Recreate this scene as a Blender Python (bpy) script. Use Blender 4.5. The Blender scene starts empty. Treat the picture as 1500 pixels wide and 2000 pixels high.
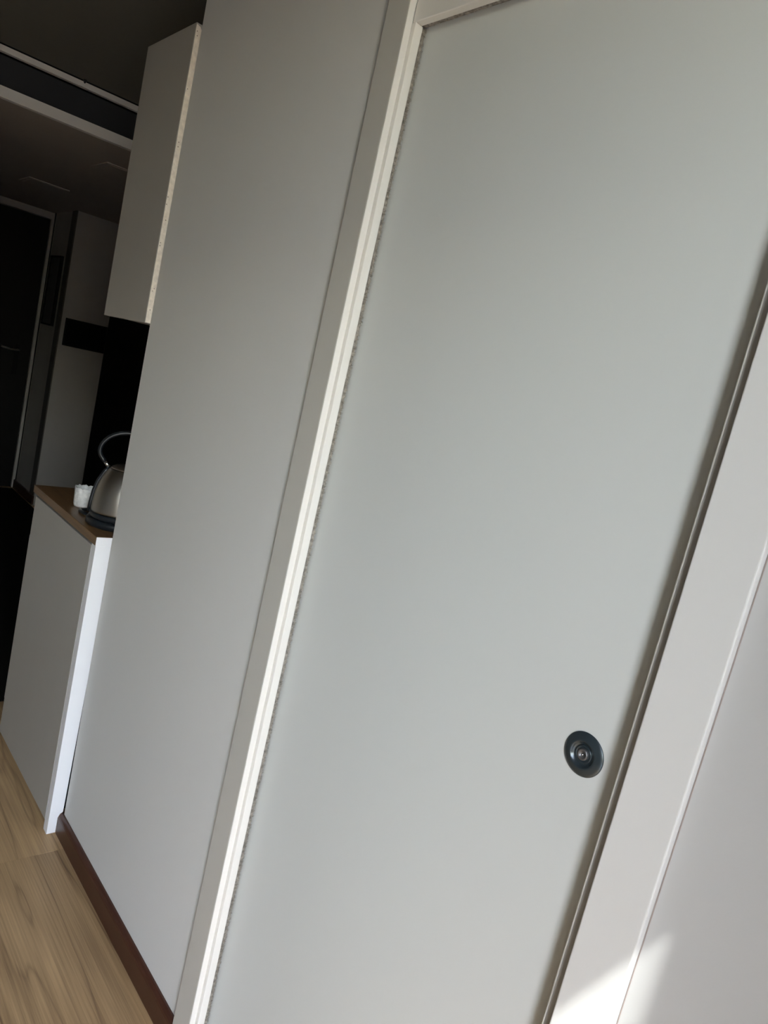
import bpy, bmesh, math, random
from mathutils import Vector, Matrix

random.seed(4)
S = bpy.context.scene
COL = S.collection

# ------------------------------------------------------------------ camera
CAM_POS = Vector((0.0, -0.775, 1.443))
RIGHT = Vector((0.6323322533, 0.7410853208, 0.2257176748))
DOWN = Vector((0.2659095321, 0.0660343750, -0.9617336336))
FWD = Vector((-0.7276318038, 0.6681556770, -0.1553059858))
cam_data = bpy.data.cameras.new('camera')
cam = bpy.data.objects.new('camera', cam_data)
COL.objects.link(cam)
m = Matrix((RIGHT, -DOWN, -FWD)).transposed().to_4x4()
m.translation = CAM_POS
cam.matrix_world = m
cam_data.sensor_fit = 'HORIZONTAL'
cam_data.sensor_width = 36.0
cam_data.lens = 1415.27 * 36.0 / 1500.0
cam_data.clip_start = 0.02
S.camera = cam

# ------------------------------------------------------------------ sky, sun, exposure
w = bpy.data.worlds.new('sky')
S.world = w
w.use_nodes = True
bg = w.node_tree.nodes['Background']
SUN_DIR = Vector((-1.11, 1.0, -2.2)).normalized()
sky = w.node_tree.nodes.new('ShaderNodeTexSky')
sky.sky_type = 'NISHITA'
sky.sun_disc = False
sky.sun_elevation = math.asin(-SUN_DIR.z)
sky.sun_rotation = math.atan2(-SUN_DIR.x, -SUN_DIR.y)
sky.dust_density = 0.2
sky.air_density = 1.0
haze = w.node_tree.nodes.new('ShaderNodeMix')          # pale warm haze over the clear blue
haze.data_type = 'RGBA'
haze.blend_type = 'MULTIPLY'
haze.inputs['Factor'].default_value = 1.0
haze.inputs['B'].default_value = (1.345, 1.0, 0.725, 1)
w.node_tree.links.new(sky.outputs['Color'], haze.inputs['A'])
w.node_tree.links.new(haze.outputs['Result'], bg.inputs['Color'])
bg.inputs['Strength'].default_value = 4.5
sun_d = bpy.data.lights.new('sun', 'SUN')
sun_d.energy = 6.6
sun_d.angle = math.radians(0.5)
sun_d.color = (0.97, 1.0, 0.97)
sun = bpy.data.objects.new('sun', sun_d)
COL.objects.link(sun)
sun.location = (3, -3, 6)
sun.rotation_euler = SUN_DIR.to_track_quat('-Z', 'Y').to_euler()
S.view_settings.view_transform = 'Standard'
S.view_settings.look = 'None'
S.view_settings.gamma = 1.0
S.view_settings.use_curve_mapping = False
S.view_settings.exposure = 0.0
S.cycles.max_bounces = 12
S.cycles.diffuse_bounces = 8
S.cycles.use_denoising = True

# ------------------------------------------------------------------ materials
def mat(name, color, rough=0.6, metal=0.0, spec=0.5, noise=0.0, nscale=8.0, bump=0.0, bscale=300.0, coat=0.0):
    mt = bpy.data.materials.new(name)
    mt.use_nodes = True
    nt = mt.node_tree
    b = nt.nodes['Principled BSDF']
    b.inputs['Roughness'].default_value = rough
    b.inputs['Metallic'].default_value = metal
    b.inputs['Specular IOR Level'].default_value = spec
    b.inputs['Coat Weight'].default_value = coat
    b.inputs['Base Color'].default_value = (*color, 1)
    tc = nt.nodes.new('ShaderNodeTexCoord')
    if noise:
        n = nt.nodes.new('ShaderNodeTexNoise')
        n.inputs['Scale'].default_value = nscale
        n.inputs['Detail'].default_value = 4
        nt.links.new(tc.outputs['Object'], n.inputs['Vector'])
        r = nt.nodes.new('ShaderNodeMapRange')
        r.inputs['From Min'].default_value = 0.3
        r.inputs['From Max'].default_value = 0.7
        r.inputs['To Min'].default_value = 1 - noise
        r.inputs['To Max'].default_value = 1 + noise
        nt.links.new(n.outputs['Fac'], r.inputs['Value'])
        mx = nt.nodes.new('ShaderNodeMix')
        mx.data_type = 'RGBA'
        mx.blend_type = 'MULTIPLY'
        mx.inputs['Factor'].default_value = 1
        mx.inputs['A'].default_value = (*color, 1)
        nt.links.new(r.outputs['Result'], mx.inputs['B'])
        nt.links.new(mx.outputs['Result'], b.inputs['Base Color'])
    if bump:
        n2 = nt.nodes.new('ShaderNodeTexNoise')
        n2.inputs['Scale'].default_value = bscale
        n2.inputs['Detail'].default_value = 3
        nt.links.new(tc.outputs['Object'], n2.inputs['Vector'])
        bp = nt.nodes.new('ShaderNodeBump')
        bp.inputs['Strength'].default_value = bump
        bp.inputs['Distance'].default_value = 0.001
        nt.links.new(n2.outputs['Fac'], bp.inputs['Height'])
        nt.links.new(bp.outputs['Normal'], b.inputs['Normal'])
    return mt

def wood(name, dark, light, axis=0, random_object=True, rough=0.45, scale=1.0):
    """long grain along local axis; colour and grain shift with each plank"""
    mt = bpy.data.materials.new(name)
    mt.use_nodes = True
    nt = mt.node_tree
    b = nt.nodes['Principled BSDF']
    b.inputs['Roughness'].default_value = rough
    tc = nt.nodes.new('ShaderNodeTexCoord')
    oi = nt.nodes.new('ShaderNodeObjectInfo')
    off = nt.nodes.new('ShaderNodeVectorMath'); off.operation = 'SCALE'
    off.inputs[0].default_value = (17.3, 9.1, 5.7)
    nt.links.new(oi.outputs['Random'], off.inputs['Scale'])
    add = nt.nodes.new('ShaderNodeVectorMath'); add.operation = 'ADD'
    nt.links.new(tc.outputs['Object'], add.inputs[0])
    nt.links.new(off.outputs['Vector'], add.inputs[1])
    def mapped(sc):
        mp = nt.nodes.new('ShaderNodeMapping')
        mp.inputs['Scale'].default_value = sc
        nt.links.new(add.outputs['Vector'], mp.inputs['Vector'])
        return mp.outputs['Vector']
    a, c = (0.75, 7.5) if axis == 0 else (7.5, 0.75)
    # broad cathedral figure: bands of a stretched noise field
    n1 = nt.nodes.new('ShaderNodeTexNoise')
    n1.inputs['Scale'].default_value = scale
    n1.inputs['Detail'].default_value = 2.5
    nt.links.new(mapped((a, c, 6)), n1.inputs['Vector'])
    mul = nt.nodes.new('ShaderNodeMath'); mul.operation = 'MULTIPLY'; mul.inputs[1].default_value = 13
    nt.links.new(n1.outputs['Fac'], mul.inputs[0])
    fr = nt.nodes.new('ShaderNodeMath'); fr.operation = 'PINGPONG'; fr.inputs[1].default_value = 1
    nt.links.new(mul.outputs[0], fr.inputs[0])
    # fine pores
    n2 = nt.nodes.new('ShaderNodeTexNoise')
    n2.inputs['Scale'].default_value = scale
    n2.inputs['Detail'].default_value = 6
    n2.inputs['Roughness'].default_value = 0.65
    nt.links.new(mapped((a * 4, c * 32, 30)), n2.inputs['Vector'])
    # broad tone
    n3 = nt.nodes.new('ShaderNodeTexNoise')
    n3.inputs['Scale'].default_value = scale
    n3.inputs['Detail'].default_value = 2
    nt.links.new(mapped((a * 1.6, c * .9, 6)), n3.inputs['Vector'])
    def mad(x, k, prev):
        q = nt.nodes.new('ShaderNodeMath'); q.operation = 'MULTIPLY_ADD'
        nt.links.new(x, q.inputs[0]); q.inputs[1].default_value = k
        if prev is None: q.inputs[2].default_value = 0
        else: nt.links.new(prev, q.inputs[2])
        return q.outputs[0]
    crack = nt.nodes.new('ShaderNodeMapRange')
    crack.inputs['From Max'].default_value = 0.16
    crack.inputs['To Min'].default_value = -0.11
    crack.inputs['To Max'].default_value = 0.0
    nt.links.new(fr.outputs[0], crack.inputs['Value'])
    v = mad(fr.outputs[0], 0.10, crack.outputs['Result'])
    v = mad(n2.outputs['Fac'], 0.54, v)
    v = mad(n3.outputs['Fac'], 0.42, v)
    v = mad(oi.outputs['Random'], 0.10, v)
    cr = nt.nodes.new('ShaderNodeValToRGB')
    cr.color_ramp.elements[0].position = 0.30
    cr.color_ramp.elements[0].color = (*dark, 1)
    cr.color_ramp.elements[1].position = 0.74
    cr.color_ramp.elements[1].color = (*light, 1)
    nt.links.new(v, cr.inputs['Fac'])
    nt.links.new(cr.outputs['Color'], b.inputs['Base Color'])
    bp = nt.nodes.new('ShaderNodeBump')
    bp.inputs['Strength'].default_value = 0.15
    bp.inputs['Distance'].default_value = 0.001
    nt.links.new(n2.outputs['Fac'], bp.inputs['Height'])
    nt.links.new(bp.outputs['Normal'], b.inputs['Normal'])
    return mt

M = dict(
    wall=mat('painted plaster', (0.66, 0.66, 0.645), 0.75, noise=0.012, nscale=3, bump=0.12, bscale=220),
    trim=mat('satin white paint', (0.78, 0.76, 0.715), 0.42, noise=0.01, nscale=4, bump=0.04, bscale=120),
    wall2=mat('darker plaster', (0.47, 0.467, 0.458), 0.75, noise=0.012, nscale=3, bump=0.12, bscale=220),  # the wall plaster repeated in a darker tone
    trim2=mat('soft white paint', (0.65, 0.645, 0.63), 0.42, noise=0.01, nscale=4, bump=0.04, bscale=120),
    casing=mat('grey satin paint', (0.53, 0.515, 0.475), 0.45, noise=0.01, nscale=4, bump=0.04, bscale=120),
    far=mat('grey wall paint', (0.29, 0.30, 0.30), 0.8, noise=0.03, nscale=3),
    door=mat('pale green grey door paint', (0.612, 0.630, 0.617), 0.5, noise=0.012, nscale=2.5, bump=0.05, bscale=150),
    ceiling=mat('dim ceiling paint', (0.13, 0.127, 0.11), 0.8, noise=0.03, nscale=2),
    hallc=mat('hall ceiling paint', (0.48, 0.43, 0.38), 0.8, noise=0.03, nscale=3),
    hall=mat('hall plaster', (0.42, 0.395, 0.36), 0.8, noise=0.03, nscale=3),
    floor=wood('oak laminate', (0.155, 0.09, 0.042), (0.55, 0.365, 0.185)),
    top=wood('oak worktop', (0.11, 0.056, 0.020), (0.24, 0.135, 0.055), rough=0.4, scale=2),
    base=mat('brown skirting paint', (0.060, 0.022, 0.013), 0.35, noise=0.12, nscale=25),
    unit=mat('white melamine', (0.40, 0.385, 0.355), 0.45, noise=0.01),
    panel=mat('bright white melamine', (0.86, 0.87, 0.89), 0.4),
    raw=mat('raw chipboard edge', (0.82, 0.76, 0.665), 0.85, noise=0.12, nscale=90, bump=0.3, bscale=400),
    hole=mat('dark pit', (0.10, 0.07, 0.05), 0.9),
    black=mat('black satin panel', (0.003, 0.003, 0.004), 0.5, spec=0.08),
    void=mat('dark recess', (0.012, 0.012, 0.013), 0.9, spec=0.1),
    slot=mat('dark blue grey grille', (0.030, 0.033, 0.040), 0.5),
    lip=mat('white bulkhead paint', (0.90, 0.88, 0.83), 0.6),
    blackdoor=mat('black door lacquer', (0.006, 0.006, 0.006), 0.5, spec=0.2),
    plastic=mat('black plastic', (0.010, 0.013, 0.017), 0.3),
    steel=mat('brushed steel', (0.40, 0.375, 0.34), 0.30, 1.0),
    chrome=mat('polished chrome', (0.80, 0.80, 0.82), 0.12, 1.0),
    gun=mat('gunmetal lacquer', (0.034, 0.048, 0.057), 0.24, 0.35, spec=0.6),
    gun2=mat('worn gunmetal', (0.16, 0.16, 0.165), 0.38, 0.7),
    added_shutter=mat('added dark green shutter paint', (0.035, 0.045, 0.04), 0.6),
    caulk=mat('grey pink caulk', (0.34, 0.28, 0.26), 0.8),
    jamb_shade=mat('jamb shade paint', (0.38, 0.375, 0.36), 0.6),  # darkened by the casing shade put into the colour
    corner=mat('dark brown corner strip', (0.09, 0.085, 0.075), 0.8),
    added_facade=mat('added grey facade render', (0.30, 0.285, 0.265), 0.8, noise=0.08, nscale=2),
    mat=mat('hall floor shade', (0.012, 0.011, 0.010), 0.95, spec=0.05, noise=0.3, nscale=200),  # near black tone for the painted shade on the hall floor
    pile=mat('brush pile', (0.33, 0.30, 0.26), 0.95, noise=0.6, nscale=170),
    cup=mat('white embossed ceramic', (0.80, 0.79, 0.76), 0.5, noise=0.20, nscale=90, bump=0.9, bscale=160),
    picture=mat('grey mat board', (0.10, 0.10, 0.10), 0.6),
    concrete=mat('balcony concrete', (0.42, 0.40, 0.37), 0.8, noise=0.08, nscale=5),
)

# ------------------------------------------------------------------ mesh helpers
def new(name, bm, material, parent=None, smooth=False):
    me = bpy.data.meshes.new(name)
    bmesh.ops.recalc_face_normals(bm, faces=bm.faces)
    bm.to_mesh(me); bm.free()
    if smooth:
        for p in me.polygons: p.use_smooth = True
    if material: me.materials.append(material)
    o = bpy.data.objects.new(name, me)
    COL.objects.link(o)
    if parent is not None:
        o.parent = parent
        # children are modelled in the parent's local frame
    return o

def add_box(bm, x0, x1, y0, y1, z0, z1, bevel=0.0, seg=2):
    t = bmesh.new()
    bmesh.ops.create_cube(t, size=1)
    for v in t.verts:
        v.co = Vector((x0 if v.co.x < 0 else x1, y0 if v.co.y < 0 else y1, z0 if v.co.z < 0 else z1))
    if bevel:
        bmesh.ops.bevel(t, geom=list(t.edges), offset=bevel, segments=seg, affect='EDGES', profile=0.5)
    me = bpy.data.meshes.new('tmp'); t.to_mesh(me); t.free()
    bm.from_mesh(me); bpy.data.meshes.remove(me)

def box(name, material, x0, x1, y0, y1, z0, z1, parent=None, bevel=0.0, seg=2):
    bm = bmesh.new()
    add_box(bm, x0, x1, y0, y1, z0, z1, bevel, seg)
    return new(name, bm, material, parent)

def add_lathe(bm, prof, seg=48, mtx=None, cap0=True, cap1=True):
    rings = []
    for r, z in prof:
        rings.append([bm.verts.new(Vector((r * math.cos(2 * math.pi * i / seg), r * math.sin(2 * math.pi * i / seg), z))) for i in range(seg)])
    for a, b in zip(rings, rings[1:]):
        for i in range(seg):
            bm.faces.new((a[i], a[(i + 1) % seg], b[(i + 1) % seg], b[i]))
    if cap0: bm.faces.new(rings[0][::-1])
    if cap1: bm.faces.new(rings[-1])
    if mtx is not None:
        bmesh.ops.transform(bm, matrix=mtx, verts=[v for r in rings for v in r])

def add_tube(bm, pts, radii, seg=12):
    rings = []
    n = len(pts)
    prev = None
    for i, p in enumerate(pts):
        d = (pts[min(i + 1, n - 1)] - pts[max(i - 1, 0)]).normalized()
        if prev is None:
            u = d.orthogonal().normalized()
        else:
            u = (prev - d * prev.dot(d)).normalized()
        prev = u
        v = d.cross(u)
        r = radii[i] if hasattr(radii, '__len__') else radii
        rings.append([bm.verts.new(p + (u * math.cos(2 * math.pi * k / seg) + v * math.sin(2 * math.pi * k / seg)) * r) for k in range(seg)])
    for a, b in zip(rings, rings[1:]):
        for k in range(seg):
            bm.faces.new((a[k], a[(k + 1) % seg], b[(k + 1) % seg], b[k]))
    bm.faces.new(rings[0][::-1]); bm.faces.new(rings[-1])

def tag(o, label=None, cat=None, kind=None, group=None):
    if label: o['label'] = label
    if cat: o['category'] = cat
    if kind: o['kind'] = kind
    if group: o['group'] = group
    return o

def struct(o, label, cat):
    return tag(o, label, cat, 'structure')

def empty(name, loc, label, cat, kind=None):
    o = bpy.data.objects.new(name, None)
    o.empty_display_size = 0.05
    COL.objects.link(o)
    o.location = loc
    return tag(o, label, cat, kind)

CEIL = 2.43
HALLC = 2.238
WIN_X, WIN_T = 0.40, 0.06
WIN_Y0, WIN_Y1, WIN_H = -0.586, -1.57, 2.367
HEAD = 2.040
OPP = -2.8

# ------------------------------------------------------------------ room shell
# the floor: sub-floor slab with laminate planks laid on it
fl = struct(box('floor', M['floor'], -6.7, 0.60, OPP - .15, 2.3, -0.12, -0.009), 'oak laminate floor running along the grey wall', 'floor')
PW, PL = 0.295, 1.285
row = 0
plank_mesh = {}
y = 1.0 * 0 - 0.004
rows = []
k = 0
yy = -0.004
while yy > OPP:
    rows.append((yy, k)); yy -= PW; k -= 1
yy = -0.004 + PW; k = 1
while yy < 0.99:
    rows.append((yy, k)); yy += PW; k += 1
def plank(x0, x1, y0, y1):
    key = (round(x1 - x0, 3), round(y1 - y0, 3))
    if key not in plank_mesh:
        bm = bmesh.new()
        add_box(bm, 0, x1 - x0, 0, y1 - y0, -0.0085, 0, 0.0003, 1)
        o = new('plank', bm, M['floor'], fl)
        plank_mesh[key] = o.data
    else:
        o = bpy.data.objects.new('plank', plank_mesh[key]); COL.objects.link(o); o.parent = fl
    o.location = (x0, y0, 0)
for (yt, k) in rows:
    x = -1.817 + ((k * 0.47) % 1.0) * PL
    while x > -6.5: x -= PL
    g = 0.0002
    while x < WIN_X:
        a, b = max(x, -6.45), min(x + PL, WIN_X)
        if b - a > 0.02:
            y1c = yt; y0c = yt - PW
            # planks stop at the walls: main room south of the grey wall, niche and hall beyond it
            if yt - PW / 2 > 0:
                if a > -1.90: x += PL; continue
                b = min(b, -1.896)
            plank(a + g, b - g, y0c + g, y1c - g)
        x += PL

wl = struct(box('wall_right', M['wall'], -1.883, -1.0510, 0.0, 0.013, -0.05, CEIL), 'grey painted wall between kitchen unit and door casing', 'wall')
def wpart(name, x0, x1, y0, y1, z0, z1, material='wall', parent=None):
    return box(name, M[material], x0, x1, y0, y1, z0, z1, parent)
# skins of the pocket that takes the sliding leaf, and the end post
wpart('wall_end', -1.883, -1.80, 0.0131, 0.14, -0.05, CEIL, parent=wl)
wpart('wall_back', -1.7999, -1.0405, 0.10, 0.14, -0.05, CEIL, parent=wl)
wpart('wall_over_door', -1.0509, -0.30, 0.0, 0.016, HEAD + 0.11, CEIL, parent=wl)
wpart('wall_over_door', -1.0400, WIN_X, 0.10, 0.14, HEAD + 0.03, CEIL, parent=wl)
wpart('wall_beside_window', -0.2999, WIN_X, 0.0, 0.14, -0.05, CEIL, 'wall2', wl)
struct(box('wall_niche', M['wall'], -1.883, -1.80, 0.1401, 0.68, -0.05, CEIL), 'side wall closing the kitchen niche behind the grey wall', 'wall')
struct(box('wall_kitchen', M['hall'], -3.74, -1.8831, 0.56, 0.68, -0.05, CEIL), 'dark wall behind the kitchen worktop', 'wall')
struct(box('wall_passage', M['hall'], -3.74, -3.62, 0.6801, 2.2, -0.05, CEIL), 'hidden side wall of the hall beyond the kitchen', 'wall')
struct(box('wall_bathroom', M['wall'], -3.6199, 0.60, 1.3, 1.42, -0.05, CEIL), 'far wall of the room behind the sliding door', 'wall')
struct(box('wall_hall', M['hall'], -6.0, -5.88, 0.97, 2.2, -0.05, HALLC), 'dim hall wall carrying the black panel', 'wall')
struct(box('wall_return', M['hall'], -6.57, -6.0001, 0.97, 1.09, -0.05, HALLC), 'narrow dim wall between entrance door and hall corner', 'wall')
struct(box('wall_far', M['hall'], -5.8799, -3.7401, 2.08, 2.2, -0.05, HALLC), 'far end wall of the side passage', 'wall')
we = struct(box('wall_entrance', M['hall'], -6.57, -6.4501, OPP, 0.0, -0.05, CEIL), 'end wall of the hall around the black door', 'wall')
wpart('wall_over_door', -6.57, -6.4501, 0.0001, 0.9698, 2.232, CEIL, 'hall', we)
wpart('wall_behind_door', -6.57, -6.5005, 0.0001, 0.9698, -0.05, 2.2319, 'hall', we)
struct(box('wall_opposite', M['far'], -6.57, 0.60, OPP - .12, OPP - .0001, -0.05, CEIL), 'wall across the room from the sliding door', 'wall')
ww = struct(box('wall_window', M['wall'], WIN_X, WIN_X + WIN_T, WIN_Y0, 1.3, -0.05, CEIL), 'end wall holding the balcony door opening', 'wall')
wpart('wall_beside_opening', WIN_X, WIN_X + WIN_T, OPP, WIN_Y1, -0.05, CEIL, parent=ww)
wpart('wall_over_opening', WIN_X, WIN_X + WIN_T, WIN_Y1 + .0001, WIN_Y0 - .0001, WIN_H, CEIL, parent=ww)
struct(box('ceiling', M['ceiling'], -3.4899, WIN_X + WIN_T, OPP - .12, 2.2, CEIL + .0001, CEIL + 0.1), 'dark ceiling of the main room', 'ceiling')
box('slab', M['void'], -6.60, -3.40, OPP - .12, 2.2, CEIL + .1002, CEIL + .16, bpy.data.objects['ceiling'])
struct(box('ceiling_hall', M['hallc'], -6.57, -3.52, OPP - .12, 2.2, HALLC + .0001, HALLC + 0.035), 'lower ceiling of the dim hall', 'ceiling')

struct(box('wall_added_partition', M['hall'], -6.4499, -3.56, OPP, -0.22, -0.05, HALLC), 'unseen partition added to block window light, along the near side of the hall', 'wall')  # out of view, added to keep window light off the hall
# bulkhead with a long dark slot where the hall ceiling drops
bh = struct(box('trim_1', M['lip'], -3.52, -3.49, OPP, 0.5599, 2.238, 2.280), 'pale lip under the dark slot at the hall ceiling edge', 'trim')
box('slot_back', M['void'], -3.64, -3.60, OPP, 0.5599, 2.2801, CEIL + .1, bh)
box('slot_floor', M['void'], -3.5999, -3.5201, OPP, 0.5599, 2.2740, 2.2790, bh)
box('slot_grille', M['slot'], -3.512, -3.505, OPP, 0.5599, 2.2801, 2.392, bh)
box('upper_rail', M['lip'], -3.515, -3.49, OPP, 0.5599, 2.402, 2.424, bh)
box('shadow_gap', M['void'], -3.515, -3.497, OPP, 0.5599, 2.4241, CEIL + .1, bh)
bm = bmesh.new()
add_lathe(bm, [(0.003, 0), (0.008, 0.001), (0.008, 0.006), (0.005, 0.009), (0.002, 0.015)], 16, Matrix.Translation((-3.478, 0.205, CEIL)) @ Matrix.Rotation(math.pi, 4, 'X'))
tag(new('ceiling_hook', bm, M['plastic'], smooth=True), 'tiny dark hook on the ceiling beside the slot', 'hook')

# baseboards
def baseboard(name, x0, x1, label):
    bm = bmesh.new()
    prof = [(0.0, 0.0), (-0.0125, 0.0), (-0.0125, 0.050), (-0.0115, 0.056), (-0.0085, 0.0610), (-0.004, 0.0635), (0.0, 0.064)]
    a = [bm.verts.new((x0, y, z)) for y, z in prof]
    b = [bm.verts.new((x1, y, z)) for y, z in prof]
    for i in range(len(prof)):
        j = (i + 1) % len(prof)
        bm.faces.new((a[i], a[j], b[j], b[i]))
    bm.faces.new(a); bm.faces.new(b[::-1])
    o = new(name, bm, M['base'])
    o.location = (0, -0.0002, 0)
    return struct(o, label, 'baseboard')
baseboard('baseboard_right', -1.8905, -1.1092, 'dark brown painted skirting along the foot of the grey wall')
baseboard('baseboard_window', -0.2738, WIN_X, 'dark brown skirting right of the door casing')
struct(box('baseboard_hall', M['base'], -6.43, -5.868, 0.957, 0.9699, 0, 0.07), 'dark skirting at the hall corner', 'baseboard')

# ------------------------------------------------------------------ sliding door in its frame
def casing(name, x0, x1, label, mt='trim', z1=CEIL):
    return struct(box(name, M[mt], x0, x1, -0.013, -0.0001, 0, z1, bevel=0.0022, seg=3), label, 'door casing')
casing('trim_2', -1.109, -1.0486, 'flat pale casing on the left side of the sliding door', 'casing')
eb = box('lit_casing_edge', M['trim'], -1.0486, -1.0476, -0.0128, -0.0002, 0, CEIL - .001, bpy.data.objects['trim_2'])  # light on the casing edge painted in as a white strip
eb['label'] = 'casing edge painted white for the window light on it'
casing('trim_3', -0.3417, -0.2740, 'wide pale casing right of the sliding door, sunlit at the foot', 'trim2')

cl = box('caulk_line', M['caulk'], -0.2739, -0.2729, -0.0006, -0.0001, 0, CEIL - .001, bpy.data.objects['trim_3'])
fr = empty('trim_4', (0, 0, 0), 'white jamb frame of the sliding door with brush seals', 'door frame', 'structure')
def jamb(name, x0, x1, y0, y1, z0, z1):
    return box(name, M['trim'], x0, x1, y0, y1, z0, z1, fr, bevel=0.0015, seg=3)
jamb('jamb', -1.0505, -1.0387, 0.0, 0.0170, 0, HEAD)
j2 = box('jamb', M['jamb_shade'], -0.3540, -0.3002, 0.0, 0.0170, 0, HEAD, fr)  # shadow of the casing painted into this jamb's colour
j2['label'] = 'jamb with the casing shade painted in, beside the wide casing'
bd = box('lit_jamb_edge', M['casing'], -0.3560, -0.35401, -0.0004, 0.0170, 0, HEAD, fr, bevel=0.0006)  # lit edge of the jamb, painted as a separate paler strip
bd['label'] = 'lit edge of the jamb painted in as a thin paler strip'
jamb('head', -1.0470, -0.3002, 0.0, 0.0150, HEAD, HEAD + 0.1099)
# brush seals: thousands of short fibres reaching from the frame to the leaf
def brush(name, along, a0, a1, n):
    vs, fs = [], []
    rnd = random.Random(9)
    clump = 0
    for i in range(n):
        t = a0 + (a1 - a0) * (i + rnd.random()) / n
        if i % 9 == 0: clump = rnd.uniform(-0.0016, 0.0016); cl = rnd.uniform(-.8, .8)
        L = 0.0086 + clump + rnd.uniform(-0.0012, 0.0012)
        lean = (cl + rnd.uniform(-.5, .5)) * 0.004
        off = rnd.uniform(-0.0006, 0.0030)
        r = rnd.uniform(0.00025, 0.0005)
        if along == 'z':
            base = [(-1.0405 + off - r, 0.0165, t), (-1.0405 + off + r, 0.0165, t - r), (-1.0405 + off + r, 0.0165, t + r)]
            tip = (-1.0405 + off + rnd.uniform(-.001, .001), 0.0165 + L, t + lean)
        else:
            base = [(t, 0.0145, HEAD + .0030 - off - r), (t - r, 0.0145, HEAD + .0030 - off + r), (t + r, 0.0145, HEAD + .0030 - off + r)]
            tip = (t + lean, 0.0145 + L * .9, HEAD + .0030 - off)
        q = len(vs)
        vs += [*base, tip]
        fs += [(q, q + 1, q + 3), (q + 1, q + 2, q + 3), (q + 2, q, q + 3)]
    me = bpy.data.meshes.new(name); me.from_pydata(vs, [], fs); me.materials.append(M['pile'])
    o = bpy.data.objects.new(name, me); COL.objects.link(o); o.parent = fr
    o['kind'] = 'stuff'; o['label'] = 'frayed grey brown brush fibres'
brush('brush_seal', 'z', 0.02, HEAD - .001, 9000)
brush('brush_seal', 'x', -1.038, -0.36, 2600)
box('seal_strip', M['pile'], -1.0500, -1.0420, 0.0171, 0.0250, 0.01, HEAD, fr)
box('seal_strip', M['pile'], -1.0400, -0.36, 0.0151, 0.0250, HEAD + 0.003, HEAD + 0.010, fr)

dr = struct(box('door_1', M['door'], -1.30, -0.318, 0.0262, 0.0622, 0.010, HEAD + 0.012, bevel=0.001, seg=2), 'pale grey green sliding door leaf with a round flush pull', 'door')

# round flush pull, lathed about the door normal
HX, HZ, HY = -0.4160, 1.0717, 0.0262
PULL = Matrix.Translation((HX, HY, HZ)) @ Matrix.Rotation(math.radians(90), 4, 'X')   # local +z points out of the leaf (-y)
bm = bmesh.new()
add_lathe(bm, [(0.0275, -0.002), (0.0280, 0.0006), (0.0274, 0.0014), (0.0235, 0.0030), (0.0195, 0.0043), (0.0178, 0.0048), (0.0168, 0.0046),
               (0.0163, 0.0043), (0.0150, 0.0029), (0.0135, 0.0016), (0.0124, 0.0009), (0.0118, 0.0007)], 72, PULL, cap0=False, cap1=True)
pull = new('flush_pull', bm, M['gun'], dr, smooth=True)
pull['label'] = 'round dark gunmetal pull with a dished centre'
bm = bmesh.new()
add_lathe(bm, [(0.0117, 0.0005), (0.0114, 0.0016), (0.0107, 0.0021), (0.0099, 0.0019), (0.0092, 0.0012), (0.0086, 0.0009)], 56, PULL, cap0=False, cap1=True)
new('inner_ring', bm, M['gun'], pull, smooth=True)
bm = bmesh.new()
add_lathe(bm, [(0.0074, 0.0006), (0.0074, 0.0030), (0.0066, 0.0041), (0.0052, 0.0041), (0.0040, 0.0030), (0.0034, 0.0014)], 40, PULL, cap0=False, cap1=True)
new('lock_button', bm, M['gun2'], pull, smooth=True)
bm = bmesh.new()
add_lathe(bm, [(0.0013, 0.0015), (0.0013, 0.0030), (0.0007, 0.0038)], 16, PULL)
new('lock_pin', bm, M['chrome'], pull, smooth=True)

# ------------------------------------------------------------------ balcony outside the opening
struct(box('floor_balcony', M['far'], WIN_X + WIN_T + .0001, 2.2, -4.0, 2.0, -0.25, -0.03), 'concrete balcony floor outside the opening', 'floor')
struct(box('ground', M['concrete'], 2.3, 60, -40, 40, -9.2, -9.0), 'ground far below the balcony', 'ground')

sh = empty('added_shutter', (WIN_X + WIN_T + 0.005, WIN_Y1, 0), 'unseen dark green leaf added to shade the near wall, outside the balcony opening', 'added_shutter')  # out of view, added to shade the wall nearest the opening
box('added_shutter_stile', M['added_shutter'], 0.0, 0.06, -0.035, 0, 0.0, WIN_H, sh, bevel=0.002)
box('added_shutter_stile', M['added_shutter'], 0.44, 0.50, -0.035, 0, 0.0, WIN_H, sh, bevel=0.002)
for z0, z1 in ((0.0, 0.12), (1.0, 1.1), (WIN_H - 0.1, WIN_H)):
    box('added_shutter_rail', M['added_shutter'], 0.0601, 0.4399, -0.035, 0, z0, z1, sh, bevel=0.002)
for z0, z1 in ((0.1201, 0.9999), (1.1001, WIN_H - 0.1001)):
    box('panel', M['added_shutter'], 0.0601, 0.4399, -0.026, -0.010, z0, z1, sh)  # infill of the added unseen shutter leaf
rb = empty('added_roller_blind', (WIN_X - 0.03, -1.235, WIN_H + 0.02), 'unseen grey fabric added to dim the door top, over the far side of the balcony opening', 'added_blind')  # out of view, added to dim the light on the door top
bm = bmesh.new()
add_lathe(bm, [(0.022, -0.35), (0.022, 0.35)], 24, Matrix.Rotation(math.radians(90), 4, 'X'))
new('added_blind_roller', bm, M['unit'], rb, smooth=False)
box('added_blind_fabric', M['far'], 0.020, 0.022, -0.34, 0.34, -0.52, 0.0, rb)
box('added_blind_bottom_bar', M['unit'], 0.013, 0.029, -0.34, 0.34, -0.545, -0.5201, rb, bevel=0.003)
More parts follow.
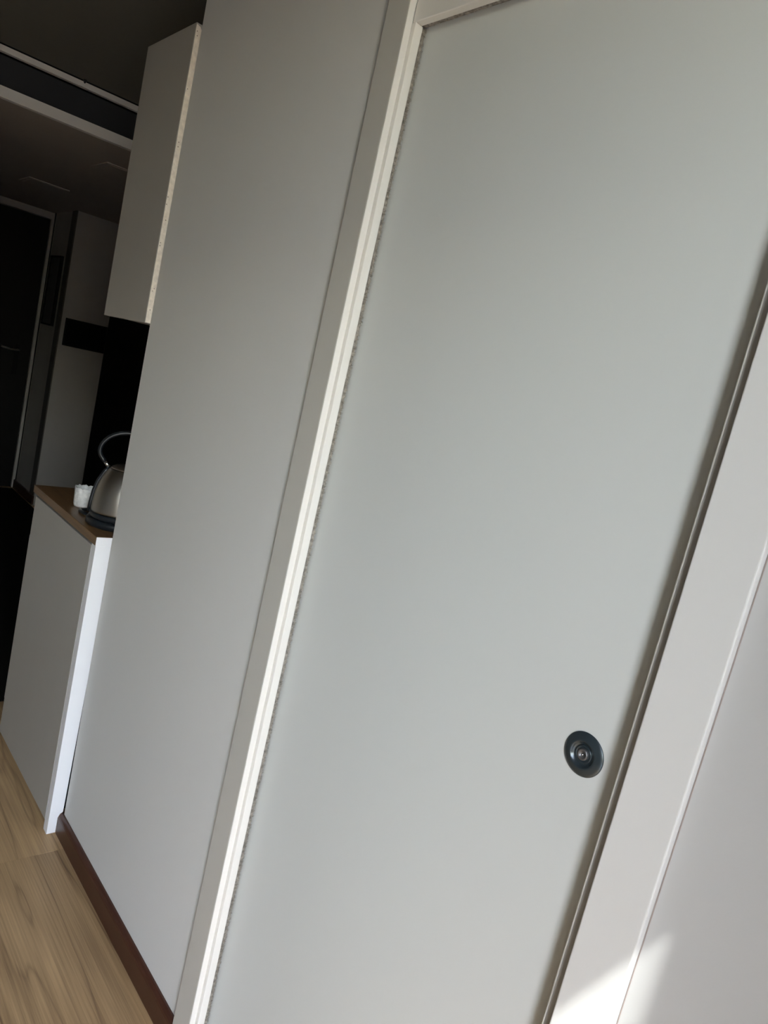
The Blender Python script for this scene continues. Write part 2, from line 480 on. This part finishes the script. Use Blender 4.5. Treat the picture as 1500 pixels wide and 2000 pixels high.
struct(box('wall_added_across_street', M['added_facade'], 14, 16, -60, 60, -9, 2.9), 'unseen block added to cut low sky light, across the street from the balcony', 'wall')  # out of view, added to hold back light from the low sky

# ------------------------------------------------------------------ kitchen base unit
FY = -0.038
bu = empty('base_cabinet', (-1.893, FY, 0), 'white base cabinet under the oak worktop at the wall end', 'cabinet')
def loc(x, y, z): return (x + 1.893, y - FY, z)
def kbox(name, mt, x0, x1, y0, y1, z0, z1, parent, org, bevel=0.0):
    return box(name, mt, x0 - org[0], x1 - org[0], y0 - org[1], y1 - org[1], z0 - org[2], z1 - org[2], parent, bevel)
O1 = (-1.893, FY, 0)
kbox('carcass', M['void'], -2.455, -1.9160, FY + 0.020, 0.555, 0.06, 0.872, bu, O1)
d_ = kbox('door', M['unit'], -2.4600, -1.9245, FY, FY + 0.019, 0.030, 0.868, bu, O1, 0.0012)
kbox('plinth', M['void'], -2.455, -1.9160, FY + 0.020, FY + 0.035, 0.001, 0.0599, bu, O1)
kbox('side_strip', M['unit'], -2.4655, -2.4602, FY + 0.001, FY + 0.019, 0.151, 0.734, bu, O1)
# filler panel at the end: white face turned to the room, back edge scribed so a gap opens towards the floor
bm = bmesh.new()
x0, x1 = -0.029, 0.0
yb_top, yb_bot = 0.047, 0.0372
base_top = 0.063
pts = [(0, 0.002), (0.0248, 0.002), (0.0248, 0.050), (0.0295, 0.0605), (yb_bot, 0.0655), (yb_top, 0.874), (0, 0.874)]
a = [bm.verts.new((x0, y_, z_)) for y_, z_ in pts]
b = [bm.verts.new((x1, y_, z_)) for y_, z_ in pts]
for i in range(len(pts)):
    j = (i + 1) % len(pts)
    bm.faces.new((a[i], a[j], b[j], b[i]))
bm.faces.new(a); bm.faces.new(b[::-1])
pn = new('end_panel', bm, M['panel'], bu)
pn['label'] = 'bright white end panel facing the room'

wt = empty('worktop', (-1.893, FY, 0.874), 'oak worktop with a white cut end over the base cabinet', 'worktop')
O2 = (-1.893, FY, 0.874)
kbox('slab', M['top'], -2.490, -1.8945, FY - 0.001, 0.556, 0.8745, 0.899, wt, O2, 0.001)
ec = kbox('end_cap', M['panel'], -1.8944, -1.892, FY - 0.001, 0.03, 0.8745, 0.899, wt, O2)
ec['label'] = 'white edge band on the cut end'
struct(box('trim_5', M['black'], -3.739, -1.8835, 0.5565, 0.5599, 0.001, 2.23), 'black glossy splashback panel behind the worktop', 'splashback')

# ------------------------------------------------------------------ upper cabinet
UY = -0.0124
uc = empty('wall_cabinet', (-1.889, UY, 1.483), 'narrow white wall cabinet with a raw edge, above the kettle', 'cabinet')
O3 = (-1.889, UY, 1.483)
kbox('carcass', M['unit'], -2.184, -1.8905, UY + 0.0195, 0.34, 1.485, 2.210, uc, O3)
du = kbox('door', M['unit'], -2.1900, -1.8897, UY, UY + 0.019, 1.483, 2.214, uc, O3, 0.0012)
bm = bmesh.new()
# raw chipboard edge with a rounded bite at the top corner
prof = [(0.0012, 0.002), (0.019, 0.002), (0.019, 0.700), (0.0165, 0.716), (0.011, 0.724), (0.0012, 0.727)]
a = [bm.verts.new((-0.0007, y_, z_)) for y_, z_ in prof]
b = [bm.verts.new((0.0006, y_, z_)) for y_, z_ in prof]
for i in range(len(prof)):
    j = (i + 1) % len(prof)
    bm.faces.new((a[i], a[j], b[j], b[i]))
bm.faces.new(a); bm.faces.new(b[::-1])
re = new('door_edge', bm, M['raw'], du)
re['label'] = 'bare chipboard edge with small pits'
bm = bmesh.new()
rnd = random.Random(3)
for zz in (0.712, 0.702, 0.578, 0.452, 0.441, 0.318, 0.300, 0.262, 0.205, 0.198, 0.090, 0.083, 0.035):
    add_lathe(bm, [(0.0013, -0.0002), (0.0010, 0.0003)], 10, Matrix.Translation((0.0006, 0.003 + rnd.random() * 0.006, zz)) @ Matrix.Rotation(math.radians(90), 4, 'Y'))
pt = new('pit', bm, M['hole'], du)
pt['kind'] = 'stuff'

# ------------------------------------------------------------------ kettle
KX, KY, KZ = -2.027, 0.070, 0.8992
kt = empty('kettle', (KX, KY, KZ), 'steel dome kettle on a black base at the wall end', 'kettle')
def kp(bm_prof, name, material, parent, seg=56, smooth=True):
    bm = bmesh.new(); add_lathe(bm, bm_prof, seg)
    return new(name, bm, material, parent, smooth=smooth)
pb = kp([(0.088, 0), (0.092, 0.003), (0.092, 0.016), (0.088, 0.021), (0.084, 0.022)], 'power_base', M['plastic'], kt)
body = kp([(0.083, 0.0385), (0.0835, 0.045), (0.0825, 0.067), (0.079, 0.095), (0.073, 0.120), (0.064, 0.144), (0.053, 0.162), (0.047, 0.168)], 'body', M['steel'], kt)
kp([(0.082, 0.0222), (0.0855, 0.024), (0.0855, 0.037), (0.083, 0.0384)], 'lower_band', M['plastic'], kt)
kp([(0.047, 0.1681), (0.045, 0.171), (0.036, 0.177), (0.020, 0.181), (0.006, 0.182)], 'lid', M['steel'], kt)
kp([(0.004, 0.1821), (0.009, 0.185), (0.011, 0.190), (0.008, 0.195), (0.003, 0.197)], 'lid_knob', M['plastic'], kt, 24)
# handle plane: towards the hall side
hd = Vector((-0.42, -0.907, 0)).normalized()
def hp(r, z): return hd * r + Vector((0, 0, z))
bm = bmesh.new()
pts = [hp(0.087, 0.030), hp(0.086, 0.060), hp(0.082, 0.095), hp(0.075, 0.124), hp(0.062, 0.152), hp(0.052, 0.166)]
add_tube(bm, pts, 0.0055)
new('back_rail', bm, M['plastic'], kt, smooth=True)
bm = bmesh.new()
add_tube(bm, [hp(0.053, 0.167), hp(0.066, 0.181)], 0.0050)
f_ = new('ferrule', bm, M['chrome'], kt, smooth=True); f_['label'] = 'bright chrome ferrule'
bm = bmesh.new()
ctl = [(0.066, 0.181), (0.081, 0.196), (0.085, 0.214), (0.079, 0.235), (0.064, 0.254), (0.042, 0.267), (0.016, 0.274), (-0.012, 0.274), (-0.038, 0.266), (-0.056, 0.250), (-0.064, 0.228), (-0.060, 0.205), (-0.050, 0.186), (-0.044, 0.171)]
arc = []
for a_, b_ in zip(ctl, ctl[1:]):
    for q in range(3):
        arc.append(hp(a_[0] + (b_[0] - a_[0]) * q / 3, a_[1] + (b_[1] - a_[1]) * q / 3))
arc.append(hp(*ctl[-1]))
for _ in range(2):
    arc = [arc[0]] + [(arc[i - 1] + arc[i] * 2 + arc[i + 1]) / 4 for i in range(1, len(arc) - 1)] + [arc[-1]]
add_tube(bm, arc, 0.0062, 14)
new('handle', bm, M['plastic'], kt, smooth=True)
bm = bmesh.new()
sd = -hd
add_tube(bm, [sd * 0.070 + Vector((0, 0, 0.105)), sd * 0.090 + Vector((0, 0, 0.125)), sd * 0.105 + Vector((0, 0, 0.148))], [0.020, 0.014, 0.010], 16)
new('spout', bm, M['steel'], kt, smooth=True)
# flat cord lying by the base
bm = bmesh.new()
add_tube(bm, [Vector(p) for p in ((-2.105, 0.012, 0.9052), (-2.130, 0.002, 0.9050), (-2.152, -0.001, 0.9050), (-2.170, 0.006, 0.9048), (-2.176, 0.030, 0.9045), (-2.172, 0.08, 0.9045))], 0.005, 10)
tag(new('power_cord', bm, M['plastic'], smooth=True), 'short black cord on the worktop between cup and kettle', 'cord')

# ------------------------------------------------------------------ white cup with ragged rim
CX, CY, CZ = -2.236, 0.040, 0.8992
bm = bmesh.new()
seg = 60
def rim(i): return 0.0017 * math.sin(i * 2 * math.pi * 11 / seg) + 0.0012 * math.sin(i * 2.1)
prof = [(0.020, 0.001), (0.031, 0.0), (0.0335, 0.006), (0.034, 0.025), (0.035, 0.042), (0.036, 0.060), (0.0335, 0.060), (0.032, 0.045), (0.0315, 0.025), (0.031, 0.008), (0.010, 0.006)]
rings = []
for q, (r, z) in enumerate(prof):
    rr = []
    for i in range(seg):
        dz = rim(i) * max(0, (z - 0.040) / 0.020)
        wob = 1 + 0.012 * math.sin(i * 2 * math.pi * 12 / seg + z * 200)
        rr.append(bm.verts.new((r * wob * math.cos(2 * math.pi * i / seg), r * wob * math.sin(2 * math.pi * i / seg), z + dz)))
    rings.append(rr)
for a, b in zip(rings, rings[1:]):
    for i in range(seg):
        bm.faces.new((a[i], a[(i + 1) % seg], b[(i + 1) % seg], b[i]))
bm.faces.new(rings[0][::-1]); bm.faces.new(rings[-1])
cup = new('cup', bm, M['cup'], smooth=True)
cup.location = (CX, CY, CZ)
tag(cup, 'small white embossed cup with a ragged rim beside the kettle', 'cup')

# ------------------------------------------------------------------ hall: entrance door, frame, picture, panel, ceiling panels
df = empty('trim_6', (0, 0, 0), 'grey frame around the black entrance door', 'door frame', 'structure')
box('jamb', M['hall'], -6.4500, -6.425, 0.948, 0.968, 0, 2.235, df)
box('jamb', M['hall'], -6.4500, -6.425, 0.0, 0.04, 0, 2.235, df)
box('head', M['hall'], -6.4500, -6.425, 0.0401, 0.9479, 2.185, 2.235, df)
ed = struct(box('door_2', M['blackdoor'], -6.50, -6.4502, 0.041, 0.947, 0.0005, 2.18), 'black entrance door at the end of the hall', 'door')
bm = bmesh.new()
add_tube(bm, [Vector((-6.4505, 0.845, 1.13)), Vector((-6.405, 0.845, 1.13)), Vector((-6.398, 0.835, 1.130)), Vector((-6.397, 0.79, 1.125)), Vector((-6.399, 0.73, 1.132)), Vector((-6.402, 0.715, 1.136))], 0.009, 12)
lh = new('lever_handle', bm, M['steel'], ed, smooth=True)
bm = bmesh.new()
add_box(bm, -6.4500, -6.443, 0.828, 0.862, 0.93, 1.17, 0.002)
new('handle_plate', bm, M['void'], ed)

struct(box('trim_7', M['corner'], -5.975, -5.8702, 0.962, 0.9699, 0.0701, HALLC - .001), 'dark strip at the hall corner', 'trim')
struct(box('trim_8', M['void'], -6.449, -6.40, 0.9682, 0.9699, 0.0701, HALLC - .001), 'dark shadow gap beside the entrance door frame', 'trim')
rn = box('hall_floor_shade', M['mat'], -6.36, -2.72, 0.02, 0.94, 0.0002, 0.0065, bevel=0.002)  # black sheet laid in for the shade on the hall floor
tag(rn, 'near black sheet for the shade on the dim hall floor before the entrance door', 'painted shade')
pf = empty('picture_frame', (-6.175, 0.9699, 1.64), 'slim dark framed picture on the narrow wall by the entrance door', 'picture')
for (x0, x1, z0, z1) in ((-0.135, -0.123, -0.265, 0.265), (0.123, 0.135, -0.265, 0.265), (-0.1229, 0.1229, 0.253, 0.265), (-0.1229, 0.1229, -0.265, -0.253)):
    box('frame_bar', M['void'], x0, x1, -0.022, 0, z0, z1, pf)
box('picture_sheet', M['picture'], -0.1229, 0.1229, -0.010, -0.002, -0.2529, 0.2529, pf)

bp_ = empty('wall_panel', (-5.8799, 1.157, 1.36), 'black rectangular panel on the dim hall wall', 'panel')
box('casing', M['void'], 0.0, 0.014, -0.157, 0.157, -0.103, 0.103, bp_, bevel=0.003)
box('face', M['black'], 0.0141, 0.0165, -0.148, 0.148, -0.094, 0.094, bp_)

for i, (x, y, lab) in enumerate(((-5.25, 0.56, 'square flush panel on the hall ceiling nearer the entrance door'), (-4.02, 0.60, 'square flush panel on the hall ceiling nearer the kitchen'))):
    p = empty('ceiling_panel', (x, y, HALLC), lab, 'ceiling panel')
    p['group'] = 'flush panels on the hall ceiling'
    box('rim', M['hallc'], -0.12, 0.12, -0.12, 0.12, -0.006, -0.0001, p, bevel=0.002)
    box('plate', M['hallc'], -0.10, 0.10, -0.10, 0.10, -0.0075, -0.0061, p)
